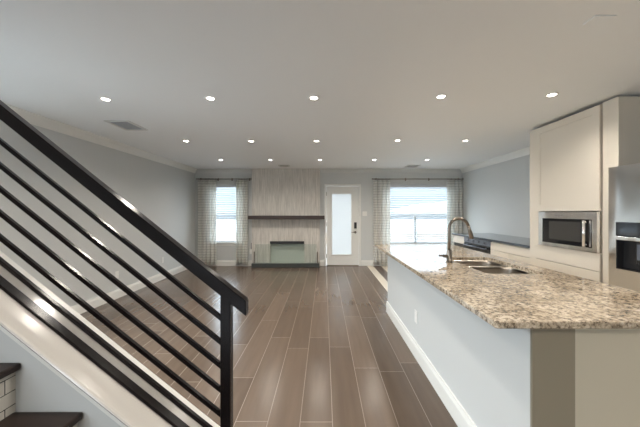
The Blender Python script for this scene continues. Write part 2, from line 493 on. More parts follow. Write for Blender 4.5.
# ------------------------------------------------------------------ windows
def window(n, r, gname):
    x0, x1, z0, z1 = r
    w = structure_empty(f'window_{n}')
    mb = MB()
    f = 0.035
    for a, b, c, d in ((x0, x0 + f, z0, z1), (x1 - f, x1, z0, z1), (x0, x1, z0, z0 + f), (x0, x1, z1 - f, z1)):
        mb.box(a, b, YB + .06, YB + .10, c, d)
    zm = bz(214)
    mb.box(x0 + f, x1 - f, YB + .055, YB + .095, zm - .02, zm + .02)
    if n == 2:
        xm = bx(416)
        mb.box(xm - .03, xm + .03, YB + .055, YB + .10, z0 + f, zm - .02)
    mb.build('window_frame', M['trim'], w)
    MB().box(x0 + f, x1 - f, YB + .078, YB + .083, z0 + f, z1 - f).build('pane', M['pane'], w)
    mb = MB().box(x0 - .05, x1 + .05, YB - .045, YB + .055, z0 - .022, z0, .006)
    mb.box(x0 - .03, x1 + .03, YB - .014, YB - .001, z0 - .09, z0 - .022, .004)
    mb.build('window_sill', M['trim'], w)
    return w
window(1, W1, 'left'); window(2, W2, 'right')

def blind(r, label):
    x0, x1, z0, z1 = r
    t = thing('window_blind', label, 'window blind', ((x0 + x1) / 2, YB + .03, z0))
    MB().box(x0 + .01, x1 - .01, YB + .004, YB + .05, z1 - .075, z1 - .004, .004).build('headrail', M['blind'], t)
    mb = MB()
    z = z0 + .05
    while z < z1 - .09:
        # tilted slat, 2.5 cm deep, with a slight crown
        mb.prism([(YB + .006, z + .000), (YB + .022, z + .013), (YB + .040, z + .022), (YB + .041, z + .0205), (YB + .0225, z + .0115), (YB + .0070, z - .001)], 'x', x0 + .014, x1 - .014)
        z += 0.046
    mb.build('slats', M['blind'], t)
    MB().box(x0 + .012, x1 - .012, YB + .012, YB + .037, z0 + .012, z0 + .030, .004).build('bottom_rail', M['blind'], t)
    mb = MB()
    for q in (0.2, 0.8) if x1 - x0 < 1 else (0.12, 0.5, 0.88):
        x = x0 + q * (x1 - x0)
        mb.tube([(x, YB + .010, z0 + .03), (x, YB + .010, z1 - .07)], .0012, 6)
    mb.build('ladder_cord', M['blind'], t)
blind(W1, 'white horizontal slat blind in the narrow window left of the fireplace')
blind(W2, 'white horizontal slat blind in the wide window right of the door')

# curtains
def curtain(x0, x1, z0, z1, label, waves, ph=0.0):
    t = bmesh.new()
    nx, nz = waves * 12, 16
    yc = YB - .072
    rows = []
    for j in range(nz + 1):
        v = j / nz; z = z0 + v * (z1 - z0)
        row = []
        for i in range(nx + 1):
            u = i / nx
            amp = (.031 if v < .97 else .022) * (1 + .25 * math.sin(3 * u + 2 * v))
            x = x0 + (x1 - x0) * (u + .008 * math.sin(7 * u + 3 * v + ph))
            y = yc + amp * math.sin(2 * math.pi * waves * u + ph + .5 * math.sin(2.5 * v + u * 4))
            row.append(t.verts.new((x, y, z)))
        rows.append(row)
    for j in range(nz):
        for i in range(nx):
            f = t.faces.new([rows[j][i], rows[j][i + 1], rows[j + 1][i + 1], rows[j + 1][i]]); f.smooth = True
    r = bmesh.ops.extrude_face_region(t, geom=t.faces[:])
    bmesh.ops.translate(t, verts=[g for g in r['geom'] if isinstance(g, bmesh.types.BMVert)], vec=(0, .003, 0))
    bmesh.ops.recalc_face_normals(t, faces=t.faces[:])
    mb = MB(); mb.merge(t)
    root = thing('curtain', label, 'curtain', ((x0 + x1) / 2, yc, z0))
    mb.build('drape', M['cloth'], root)
    for k in range(waves + 1):
        x = x0 + .02 + (x1 - x0 - .04) * k / waves
        MB().lathe([(.0125, -.003), (.017, -.003), (.017, .003), (.0125, .003), (.0125, -.003)], (x, yc, z1 + .02), 14, 'x').build('ring', M['steel_dark'], root)
    return root
CZ0 = bz(264.3)
CZ1 = bz(180.2)
curtain(bx(198.8), bx(217.5), CZ0, CZ1, 'striped curtain at the far left corner beside the narrow window', 5)
curtain(bx(236.4), bx(248.4), CZ0, CZ1, 'striped curtain between the narrow window and the fireplace', 4, 1.0)
curtain(bx(373.0), bx(389.8), CZ0 , CZ1, 'striped curtain between the glazed door and the wide window', 4, .4)
curtain(bx(446.0), bx(462.0), CZ0, CZ1, 'striped curtain at the right end of the wide window, in the corner', 4, 2.1)

def rod(x0, x1, label):
    z = CZ1 + .022
    t = thing('curtain_rod', label, 'curtain rod', ((x0 + x1) / 2, YB - .072, z))
    MB().tube([(x0, YB - .072, z), (x1, YB - .072, z)], .010, 12).build('pole', M['steel_dark'], t)
    for x, s in ((x0, -1), (x1, 1)):
        MB().lathe([(0, s * 0), (.012, s * .001), (.018, s * .012), (.012, s * .024), (0, s * .028)], (x, YB - .072, z), 14, 'x').build('finial', M['steel_dark'], t)
    for q in (.04, .37, .63, .96):
        x = x0 + q * (x1 - x0)
        m = MB().tube([(x, YB - .072, z - .012), (x, YB - .02, z - .012)], .005, 8)
        m.box(x - .014, x + .014, YB - .02, YB - .001, z - .04, z + .03, .003)
        m.build('bracket', M['steel_dark'], t)
rod(bx(198.6), bx(252.0), 'thin dark curtain rod above the narrow window left of the fireplace')
rod(bx(372.3), bx(461.6), 'long dark curtain rod above the wide window on the right')

# ------------------------------------------------------------------ door
def door():
    d = structure_empty('door_1')
    x0, x1, _, z1 = DR
    mb = MB()
    c = .055
    mb.box(x0 - c + .015, x0 + .008, YB - .022, YB + .09, 0, z1, .004)
    mb.box(x1 - .008, x1 + c - .015, YB - .022, YB + .09, 0, z1, .004)
    mb.box(x0 - c + .015, x1 + c - .015, YB - .022, YB + .09, z1 - .008, z1 + c - .015, .004)
    mb.build('door_frame', M['trim'], d)
    g = (bx(331.9), bx(351.4), bz(254.6), bz(193.8))
    a, b, z0, zt = x0 + .012, x1 - .012, .018, z1 - .012
    MB().prism([(a, z0), (b, z0), (b, zt), (a, zt)], 'y', YB + .005, YB + .045, holes=[rect(g)]).build('door_slab', M['trim'], d)
    mb = MB(); f = .022
    for p, q, r, s in ((g[0] - f, g[0] + .004, g[2] - f, g[3] + f), (g[1] - .004, g[1] + f, g[2] - f, g[3] + f), (g[0], g[1], g[2] - f, g[2] + .004), (g[0], g[1], g[3] - .004, g[3] + f)):
        mb.box(p, q, YB - .006, YB + .012, r, s, .003)
    mb.build('glazing_bead', M['trim'], d)
    MB().box(g[0] - .002, g[1] + .002, YB + .02, YB + .028, g[2] - .002, g[3] + .002).build('pane', M['doorglass'], d)
    MB().box(a, b, YB - .01, YB + .05, .001, .016).build('threshold', M['steel_dark'], d)
    xh = bx(355.3)
    mb = MB().box(xh - .033, xh + .033, YB - .022, YB + .004, bz(228.5), bz(222.3), .006)
    mb.build('deadbolt', M['blackplastic'], d, None)
    mb = MB().lathe([(.030, 0), (.030, -.012), (.012, -.02), (.012, -.045)], (xh, YB + .004, bz(232.3)), 20, 'y')
    mb.tube([(xh, YB - .04, bz(232.3)), (xh - .06, YB - .045, bz(232.3)), (xh - .10, YB - .04, bz(232.6))], .009, 10)
    mb.build('door_handle', M['steel_dark'], d)
    for zz in (.25, 1.05, 1.82):
        MB().box(x0 + .002, x0 + .018, YB - .012, YB + .006, zz - .05, zz + .05, .002).build('hinge', M['steel_dark'], d)
door()

# ------------------------------------------------------------------ fireplace
def fireplace():
    t = thing('fireplace', 'tall fireplace clad in pale striated tile with dark mantel, left of the door', 'fireplace', (bx(286), YB - .05, 0))
    x0, x1 = bx(253), bx(319.8)
    YC = 6.98; s = 280 / YC
    def cx(p): return (p - 324) / s
    def cz(p): return EYE - (p - 212) / s
    hole = (cx(269.8), cx(304.2), cz(263.5), cz(241.2))
    MB().prism([(x0, 0), (x1, 0), (x1, H - .002), (x0, H - .002)], 'y', YC, YB - .001, holes=[rect(hole)]).build('chimney_breast', M['striated'], t)
    mb = MB()
    hx0, hx1, hz0, hz1 = hole
    mb.box(hx0, hx1, YB - .012, YB - .002, hz0, hz1)
    mb.build('firebox', M['firebox'], t)
    MB().box(hx0, hx1, YC - .004, YC + .05, cz(243.9), hz1 - .001, .002).build('lintel', M['blackplastic'], t)
    Ym = 6.80; sm = 280 / Ym
    MB().box((247.9 - 324) / sm, (324.6 - 324) / sm, Ym, YC, EYE - (219.4 - 212) / sm, EYE - (215.6 - 212) / sm, .005).build('mantel', M['mantel'], t)
    Yh = 6.84; sh = 280 / Yh
    MB().box((251.3 - 324) / sh, (319.3 - 324) / sh, Yh, YC, 0.001, EYE - (263.7 - 212) / sh, .006).build('hearth', M['hearth'], t)
    Yg = 6.93; sg = 280 / Yg; zt = EYE - (244.2 - 212) / sg; zb = EYE - (263.7 - 212) / sg
    g = thing('fire_screen', 'low green-tinted glass fire screen standing on the dark hearth', 'fire screen', ((286 - 324) / sg, Yg, zb))
    MB().box((255 - 324) / sg, (316.5 - 324) / sg, Yg, Yg + .008, zb + .001, zt, .002).build('glass_panel', M['greenglass'], g)
    for p in (254.2, 317.4):
        MB().box((p - 324) / sg - .012, (p - 324) / sg + .012, Yg - .012, Yg + .02, zb + .0005, zb + .30, .003).build('support_clip', M['steel_dark'], g)
fireplace()

def plug():
    x, z = (250.2 - 324) / (280 / 6.93), EYE - (252 - 212) / (280 / 6.93)
    t = thing('plug_adapter', 'small white plug with dark cord at the left side of the fireplace', 'plug', (x, 6.93, z))
    xc = bx(253) - .0005
    MB().box(xc - .055, xc, 6.985, 7.05, z - .055, z + .055, .004).build('casing', M['white'], t)
    MB().tube([(xc - .02, 7.02, z + .05), (xc - .022, 7.02, z + .15), (xc - .015, 7.02, z + .22)], .006, 8).build('cord', M['blackplastic'], t)
plug()
# small wall fittings ------------------------------------------------
def plate_y(name, px, py, w, h, label, cat, kind='switch'):
    x, z = bx(px), bz(py)
    t = thing(name, label, cat, (x, YB, z))
    MB().box(x - w / 2, x + w / 2, YB - .006, YB - .0005, z - h / 2, z + h / 2, .002).build('cover_plate', M['white'], t)
    if kind == 'switch':
        for dx in (-.022, .022):
            MB().box(x + dx - .014, x + dx + .014, YB - .010, YB - .0055, z - .03, z + .03, .002).build('rocker', M['white'], t)
    else:
        MB().box(x - .02, x + .02, YB - .035, YB - .0055, z - .02, z + .025, .004).build('plug', M['white'], t)
plate_y('light_switch', 364.7, 213.7, .115, .115, 'white double light switch on the wall just right of the door', 'light switch')
def outlet_x(x, s, y, z, label):
    t = thing('wall_outlet', label, 'outlet', (x, y, z))
    MB().box(x, x + s * .006, y - .036, y + .036, z - .058, z + .058, .002).build('cover_plate', M['white'], t)
    for dz in (-.025, .022):
        MB().box(x + s * .0055, x + s * .008, y - .017, y + .017, z + dz - .014, z + dz + .014, .001).build('socket', M['white'], t)
outlet_x(XL + .0005, 1, 4.42, .37, 'white wall outlet on the left wall, the one nearer the stairs')
outlet_x(XL + .0005, 1, 5.67, .39, 'white wall outlet on the left wall, the one nearer the curtains')

# ------------------------------------------------------------------ ceiling fittings
def downlight(x, y, label):
    t = thing('recessed_light', label, 'ceiling light', (x, y, H), 'recessed ceiling lights')
    MB().lathe([(.050, -.0005), (.050, -.004), (.044, -.007), (.034, -.005), (.034, -.0005)], (x, y, H), 28).build('trim_ring', M['white'], t)
    MB().lathe([(0, -.002), (.0335, -.002), (.0335, -.0045), (0, -.005)], (x, y, H), 28).build('lens', M['lens'], t)
    d = bpy.data.lights.new('downlight_bulb', 'SPOT')
    d.energy = DOWN_POWER; d.color = DOWN_COLOR; d.spot_size = math.radians(150); d.spot_blend = .9; d.shadow_soft_size = .04
    o = bpy.data.objects.new('downlight_bulb', d); COL.objects.link(o)
    o.parent = t; o.location = (0, 0, -.02)
    return t
rows = [(None, 'added fill row behind the stairs', ((-1.08, -.55), (0.0, -.55), (1.09, -.55), (2.10, -.55))),  # unseen row, added as warm fill from behind
        (None, 'row over the stair foot', ((-1.08, 1.05), (0.0, 1.05), (1.09, 1.05), (2.10, 1.05))),
        (None, 'nearest row in view', ((-2.09, 2.68), (-1.08, 2.66), (-.095, 2.65), (1.095, 2.62), (2.10, 2.58))),
        (None, 'middle row', ((-2.10, 4.26), (-1.11, 4.27), (-.115, 4.26), (1.11, 4.23), (2.14, 4.24))),
        (None, 'farthest row', ((-2.14, 5.80), (-1.11, 5.80), (-.085, 5.80), (1.04, 5.80), (2.13, 5.80)))]
cols = ('leftmost', 'second from the left', 'centre', 'second from the right', 'rightmost')
first = None
for _, rn, xs in rows:
    for (x, y), cn in zip(xs, cols if len(xs) == 5 else ('leftmost', 'second from the left', 'second from the right', 'rightmost')):
        lab = f'round recessed ceiling light, {cn} of the {rn}'
        if first is None: first = downlight(x, y, lab)
        else: copy_tree(first, (x, y, H), lab)

def vent(x0, x1, y0, y1, label):
    t = thing('ceiling_vent', label, 'ceiling vent', ((x0 + x1) / 2, (y0 + y1) / 2, H))
    f = .032
    MB().prism(rounded(x0, x1, y0, y1, .004, 2), 'z', H - .010, H - .0005, holes=[[(x0 + f, y0 + f), (x1 - f, y0 + f), (x1 - f, y1 - f), (x0 + f, y1 - f)]]).build('frame', M['ventframe'], t)
    MB().box(x0 + f, x1 - f, y0 + f, y1 - f, H - .002, H - .0006).build('duct_opening', M['ventdark'], t)
    mb = MB(); y = y0 + f + .012
    while y < y1 - f - .008:
        mb.prism([(y, H - .003), (y + .004, H - .010), (y + .0055, H - .0095), (y + .002, H - .0025)], 'x', x0 + f, x1 - f)
        y += .036
    mb.build('louvres', M['ventmetal'], t)
vent(-2.60, -2.31, 3.30, 3.68, 'grey ceiling vent above the stair railing on the left')
vent(-1.06, -.80, 6.42, 6.62, 'grey ceiling vent near the back wall, above the fireplace')
vent(1.92, 2.22, 6.40, 6.70, 'grey ceiling vent near the back wall, above the wide window')
pl = MB().box(1.487, 1.606, 1.535, 1.61, H - .009, H - .0005, .003).build('ceiling_plate', M['ceiling'], None, None, (1.545, 1.57, H))
tag(pl, 'small plain rectangular plate on the ceiling at top right', 'ceiling plate')

# ------------------------------------------------------------------ staircase
YS = 1.103
RISE, RUN = .193, .2443
def staircase():
    t = thing('staircase', 'staircase of dark treads and white tiled risers climbing to the left', 'staircase', (-.457, .6, 0))
    n = 8
    for k in range(1, n + 1):
        xn = -.457 - RUN * (k - 1)
        xe = xn - RUN - .03 if k < n else XL + .001
        mb = MB().box(xe, xn, .15, YS - .001, RISE * k - .028, RISE * k, .007)
        mb.build('tread', M['tread'], t)
        MB().box(xn - .036, xn - .024, .16, YS - .001, RISE * (k - 1) + (.0005), RISE * k - .028).build('riser', M['subway'], t)
staircase()
def capz(x, off=0): return -.055 - .8 * x + off
# half wall beside the stairs, its painted cap and moulding
wx0, wx1 = -3.0, -.33
MB().prism([(wx0, 0), (wx1, 0), (wx1, capz(wx1, -.03)), (wx0, capz(wx0, -.03))], 'y', YS, 1.31).build('wall_stair', M['wall'], kind='structure')
capp = []
def sloped(y_z, x0, x1, mb):
    """extrude a (y, z-offset) profile along the stair slope"""
    t = bmesh.new()
    a = [t.verts.new((x0, y, capz(x0, z))) for y, z in y_z]; b = [t.verts.new((x1, y, capz(x1, z))) for y, z in y_z]
    n = len(y_z)
    for i in range(n):
        f = t.faces.new([a[i], a[(i + 1) % n], b[(i + 1) % n], b[i]])
    t.faces.new(a); t.faces.new(b)
    bmesh.ops.recalc_face_normals(t, faces=t.faces[:])
    mb.merge(t)
mb = MB()
prof = [(1.08, -.018), (1.077, -.010), (1.080, -.003), (1.088, 0), (1.33, 0), (1.33, -.03), (1.095, -.03), (1.092, -.024)]
sloped(prof, wx0, wx1 + .01, mb)
mb.build('trim_6', M['cap'], kind='structure')
mb = MB()
sloped([(1.272, .0005), (1.272, .004), (1.276, .006), (1.326, .006), (1.33, .004), (1.33, .0005)], wx0, wx1 + .01, mb)
mb.build('trim_7', M['trim'], kind='structure')
mb = MB()
sloped([(YS - .012, -.031), (YS - .012, -.05), (YS - .006, -.056), (YS - .0005, -.056), (YS - .0005, -.031)], wx0, wx1, mb)
mb.build('trim_8', M['trim'], kind='structure')

def railing():
    y0 = 1.181; s = 280 / y0
    def c(y_at_0): return EYE - (y_at_0 + 47.2) / s
    t = thing('stair_railing', 'black steel stair railing with sloping parallel bars', 'railing', (-.42, y0 + .02, capz(-.42)))
    def bar(name, ctop, hv, w, xa, xb, ycen=y0 + .02, bev=.0):
        tt = bmesh.new()
        P = []
        for x in (xa, xb):
            for y in (ycen - w / 2, ycen + w / 2):
                for z in (0, -hv):
                    P.append(tt.verts.new((x, y, ctop - .8 * x + z)))
        q = P
        for idx in ((0, 1, 3, 2), (4, 6, 7, 5), (0, 2, 6, 4), (1, 5, 7, 3), (0, 4, 5, 1), (2, 3, 7, 6)):
            tt.faces.new([q[i] for i in idx])
        if bev: bmesh.ops.bevel(tt, geom=tt.edges[:], offset=bev, segments=2, affect='EDGES')
        bmesh.ops.recalc_face_normals(tt, faces=tt.faces[:])
        m = MB(); m.merge(tt)
        return m.build(name, M['black'], t)
    xp0, xp1 = (220 - 324) / s, (230.3 - 324) / s
    xt = -2.05
    bar('handrail', c(104.4), .0645, .042, xt - .06, (246 - 324) / s, bev=.003)
    bar('bottom_rail', capz(0, .0005) + .016, .016, .04, xt, xp0 + .0, bev=.002)
    for yy in (142, 166.5, 190.5, 215, 239.7, 263.5):
        bar('baluster_bar', c(yy - .4), .022, .017, xt, xp0 + .002, bev=.0015)
    MB().box(xp0, xp1, y0, y0 + .04, capz(xp1) + .0, c(104.4) - .8 * xp0 - .066, .003).build('post', M['black'], t)
    MB().box(xt - .04, xt, y0, y0 + .04, capz(xt) + .0, c(104.4) - .8 * xt - .066, .003).build('post', M['black'], t)
railing()

# ------------------------------------------------------------------ island
IX0, IX1, IY0, IY1 = .868, 1.70, 1.168, 3.82
def island():
    t = thing('kitchen_island', 'long kitchen island with pale grey side, below the granite top', 'kitchen island', (1.28, 2.5, 0))
    MB().box(IX0, IX0 + .18, IY0 + .012, IY1, 0.0005, .888).build('knee_wall', M['wall'], t)
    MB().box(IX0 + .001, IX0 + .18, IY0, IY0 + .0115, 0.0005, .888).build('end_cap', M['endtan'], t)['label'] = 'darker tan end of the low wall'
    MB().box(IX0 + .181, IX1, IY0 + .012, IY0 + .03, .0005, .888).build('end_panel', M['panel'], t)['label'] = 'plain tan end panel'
    mb = MB()      # cabinet carcass, open inside under the sink
    mb.box(IX0 + .181, IX0 + .2, IY0 + .031, IY1, .1, .888)
    mb.box(IX0 + .2, IX1, IY1 - .02, IY1, .1, .888)
    mb.box(IX0 + .2, IX1 - .03, IY0 + .031, IY1 - .021, .1, .118)
    mb.build('carcass', M['cabinet'], t)
    MB().box(IX0 + .2, IX1 - .06, IY0 + .04, IY1 - .03, .0005, .099).build('toe_kick', M['cabinet_in'], t)
    n = 5; w = (IY1 - IY0 - .05) / n
    for k in range(n):
        a = IY0 + .035 + k * w
        d = MB().box(IX1 - .02, IX1, a, a + w - .004, .12, .86, .002).build('cabinet_door', M['cabinet'], t)
        MB().tube([(IX1 + .03, a + w * .9, .6), (IX1 + .03, a + w * .9, .74)], .006, 8).tube([(IX1 - .001, a + w * .9, .61), (IX1 + .03, a + w * .9, .61)], .004, 6).tube([(IX1 - .001, a + w * .9, .73), (IX1 + .03, a + w * .9, .73)], .004, 6).build('handle', M['chrome'], d, origin=t.location)
    # baseboard of the knee wall
    mb = MB().prism([(IX0 - .018, .0005), (IX0 - .018, .11), (IX0 - .012, .128), (IX0 - .010, .145), (IX0, .145), (IX0, .0005)], 'y', IY0 - .018, IY1 + .01)
    mb.box(IX0, IX0 + .18, IY0 - .018, IY0, .0005, .11)
    mb.build('skirting', M['trim'], t)
    outlet_x(IX0 - .0005, -1, 2.63, .38, 'white wall outlet on the grey side of the island')
island()
SINK = rounded(1.17, 1.60, 2.005, 2.74, .05)
def countertop():
    x0, x1, y0, y1 = .695, 1.75, 1.133, 3.86
    outline = [(x0 + .012, y0), (x1 - .012, y0), (x1, y0 + .012), (x1, y1 - .012), (x1 - .012, y1), (x0 + .012, y1), (x0, y1 - .012), (x0, y0 + .012)]
    def inset(d):
        return [(x0 + .012, y0 + d), (x1 - .012, y0 + d), (x1 - d, y0 + .012), (x1 - d, y1 - .012), (x1 - .012, y1 - d), (x0 + .012, y1 - d), (x0 + d, y1 - .012), (x0 + d, y0 + .012)]
    t = bmesh.new()
    # stacked outline loops give the eased edge
    levels = [(.889, .004), (.893, 0), (.914, 0), (.919, .002), (.920, .005)]
    rings = [[t.verts.new((p[0], p[1], z)) for p in inset(d)] for z, d in levels]
    for a, b in zip(rings, rings[1:]):
        for i in range(8):
            t.faces.new([a[i], a[(i + 1) % 8], b[(i + 1) % 8], b[i]])
    hole_b = [t.verts.new((p[0], p[1], .889)) for p in SINK]; hole_t = [t.verts.new((p[0], p[1], .920)) for p in SINK]
    n = len(SINK)
    for i in range(n):
        f = t.faces.new([hole_b[i], hole_b[(i + 1) % n], hole_t[(i + 1) % n], hole_t[i]])
    for ring, hole, d, z in ((rings[0], hole_b, .004, .889), (rings[-1], hole_t, .005, .92)):
        allv = ring + hole
        for tri in tessellate_polygon([[v.co.copy() for v in ring], [v.co.copy() for v in hole]]):
            t.faces.new([allv[i] for i in tri])
    bmesh.ops.recalc_face_normals(t, faces=t.faces[:])
    mb = MB(); mb.merge(t)
    o = mb.build('granite_countertop', M['granite'], None, None, (1.22, 2.5, .889))
    tag(o, 'speckled beige granite countertop on the island, with a sink cut into it', 'countertop')
countertop()

def sink():
    t = thing('kitchen_sink', 'undermounted double-bowl stainless sink in the island top', 'sink', (1.36, 2.4, .66))
    def bowl(y0, y1, x0, x1, depth, nm):
        o = rounded(x0, x1, y0, y1, .08); i_ = rounded(x0 + .012, x1 - .012, y0 + .012, y1 - .012, .075); f_ = rounded(x0 + .045, x1 - .045, y0 + .045, y1 - .045, .05)
        tb = bmesh.new()
        lv = [(o, .8885), (i_, .8885), (i_, .87), (rounded(x0 + .018, x1 - .018, y0 + .018, y1 - .018, .07), .89 - depth + .03), (f_, .89 - depth)]
        rs = [[tb.verts.new((p[0], p[1], z)) for p in l] for l, z in lv]
        n = len(o)
        for a, b in zip(rs, rs[1:]):
            for k in range(n):
                fc = tb.faces.new([a[k], a[(k + 1) % n], b[(k + 1) % n], b[k]]); fc.smooth = True
        tb.faces.new(rs[-1])
        r = bmesh.ops.extrude_face_region(tb, geom=tb.faces[:])
        bmesh.ops.translate(tb, verts=[g for g in r['geom'] if isinstance(g, bmesh.types.BMVert)], vec=(0, 0, -.0015))
        bmesh.ops.recalc_face_normals(tb, faces=tb.faces[:])
        m = MB(); m.merge(tb)
        b = m.build('bowl', M['sinksteel'], t)
        cxm, cym = (x0 + x1) / 2, (y0 + y1) / 2
        MB().lathe([(.0, .003), (.02, .002), (.034, .004), (.042, .003), (.042, .0005)], (cxm, cym, .89 - depth), 24).build('drain', M['chrome'], b, origin=t.location)
    bowl(2.445, 2.752, 1.158, 1.612, .21, 'far')
    bowl(1.993, 2.441, 1.158, 1.612, .21, 'near')
sink()

def faucet():
    x, y, z = 1.105, 2.47, .920
    t = thing('kitchen_faucet', 'tall gooseneck brushed nickel faucet standing behind the island sink', 'faucet', (x, y, z))
    MB().lathe([(.030, .0005), (.030, .006), (.026, .010), (.0225, .012), (.0225, .085), (.019, .10), (.017, .11)], (x, y, z), 28).build('base', M['steel_dark'], t)
    R = .085; top = .30
    pts = [(x, y, z + .10), (x, y, z + .2), (x, y, z + top)]
    for k in range(1, 15):
        a = math.pi - math.pi * k / 14 * (170 / 180)
        pts.append((x + R + R * math.cos(a), y, z + top + R * math.sin(a)))
    MB().tube(pts, .0125, 16).build('spout', M['steel_dark'], t)
    e = Vector(pts[-1]); d = (e - Vector(pts[-2])).normalized()
    MB().tube([e - d * .005, e + d * .03, e + d * .05, e + d * .105, e + d * .11], [.0135, .0145, .017, .0185, .016], 18).build('spray_head', M['steel_dark'], t)
    m = MB().tube([(x - .018, y, z + .055), (x - .045, y, z + .055)], .013, 14)
    m.tube([(x - .045, y, z + .055), (x - .052, y, z + .055)], .015, 14)
    m.tube([(x - .05, y, z + .055), (x - .07, y - .01, z + .060), (x - .095, y - .02, z + .062)], [.008, .008, .009], 10)
    m.build('lever_handle', M['steel_dark'], t)
faucet()

# ------------------------------------------------------------------ tall oven cabinet
def shaker(mb, X, y0, y1, z0, z1, th=.02, fr=.055, rec=.007):
    """door or drawer front whose face lies at X, looking towards -X"""
    mb.prism([(y0, z0), (y1, z0), (y1, z1), (y0, z1)], 'x', X, X + rec, holes=[[(y0 + fr, z0 + fr), (y1 - fr, z0 + fr), (y1 - fr, z1 - fr), (y0 + fr, z1 - fr)]])
    mb.box(X + rec, X + th, y0, y1, z0, z1)
KF = 2.70
YN, YK, YFAR = 2.563, 2.714, 3.672
def tall_cabinet():
    t = thing('tall_cabinet', 'tall cream cabinet holding the microwave, beside the refrigerator', 'cabinet', (3.1, 3.1, 0))
    yc = YK + .012
    topz = 2.418
    mz0, mz1 = .955, 1.372
    # carcass built around the microwave niche
    mb = MB()
    mb.box(KF, XR - .001, YFAR - .05, YFAR, .1, topz)                 # far side
    mb.box(KF, KF + .02, YFAR - .20, YFAR - .05, .1, topz)
    mb.box(KF + .002, XR - .001, yc, yc + .018, .1, topz)            # near inner side
    mb.box(XR - .02, XR - .001, yc + .018, YFAR - .05, .1, topz)       # back
    mb.box(KF + .022, XR - .02, yc + .018, YFAR - .05, topz - .018, topz)
    mb.box(KF + .022, XR - .02, yc + .018, YFAR - .05, mz1, mz1 + .018)
    mb.box(KF + .022, XR - .02, yc + .018, YFAR - .05, mz0 - .018, mz0)
    mb.build('carcass', M['cabinet'], t)
    MB().box(KF - .005, XR - .001, YN, YK - .004, .0005, topz + .004, .003).build('end_panel', M['cabinet'], t)
    MB().box(KF + .06, XR - .03, yc, YFAR, .0005, .099).build('toe_kick', M['cabinet_in'], t)
    d0, d1 = yc - .004, YFAR - .122
    mb = MB(); shaker(mb, KF - .022, d0, d1, mz1 + .004, topz - .012, .021, .075); mb.build('door', M['cabinet'], t)
    for a, b in ((.783, .957), (.45, .777), (.11, .444)):
        mb = MB().box(KF - .022, KF - .001, d0, d1, a, b, .002); mb.build('drawer', M['cabinet'], t)
tall_cabinet()

def microwave():
    y0, y1 = 2.725, 3.466
    z0, z1 = .9635, 1.364
    X = 2.655
    t = thing('microwave_oven', 'built-in stainless microwave oven with black glass door', 'microwave', (2.75, (y0 + y1) / 2, z0))
    MB().box(KF + .004, KF + .42, y0 + .04, y1 - .01, z0 + .001, z1 - .02).build('body', M['blackplastic'], t)
    gy0, gy1, gz0, gz1 = 2.775, 3.404, 1.004, 1.288
    mb = MB().prism([(y0, z0), (y1, z0), (y1, z1), (y0, z1)], 'x', X, KF - .002, holes=[[(gy0, gz0), (gy1, gz0), (gy1, gz1), (gy0, gz1)]])
    mb.build('trim_frame', M['steel'], t)
    MB().box(X + .004, KF - .01, gy0, gy1, gz0, gz1, .002).build('door_glass', M['blackglass'], t)
    wy0 = 2.90
    w = mat('microwave_window', (0.05, 0.048, 0.045), 0.2)
    MB().box(X + .002, X + .006, wy0, 3.31, gz0 + .045, gz1 - .03, .001).build('window', w, t)
    hy = 2.825
    m = MB().tube([(X - .035, hy, gz0 + .01), (X - .035, hy, gz1 - .01)], .013, 14)
    for z in (gz0 + .03, gz1 - .03): m.tube([(X - .035, hy, z), (X + .008, hy, z)], .008, 10)
    m.build('handle', M['steel'], t)
    MB().box(X + .0005, X + .006, gy0 + .012, gy0 + .03, gz0 + .01, gz1 - .01, .001).build('control_strip', M['chrome'], t)
    ym = (y0 + y1) / 2 + .10
    MB().box(X - .002, X + .001, ym - .09, ym + .03, z1 - .045, z1 - .026, .001).build('badge', M['chrome'], t)
microwave()

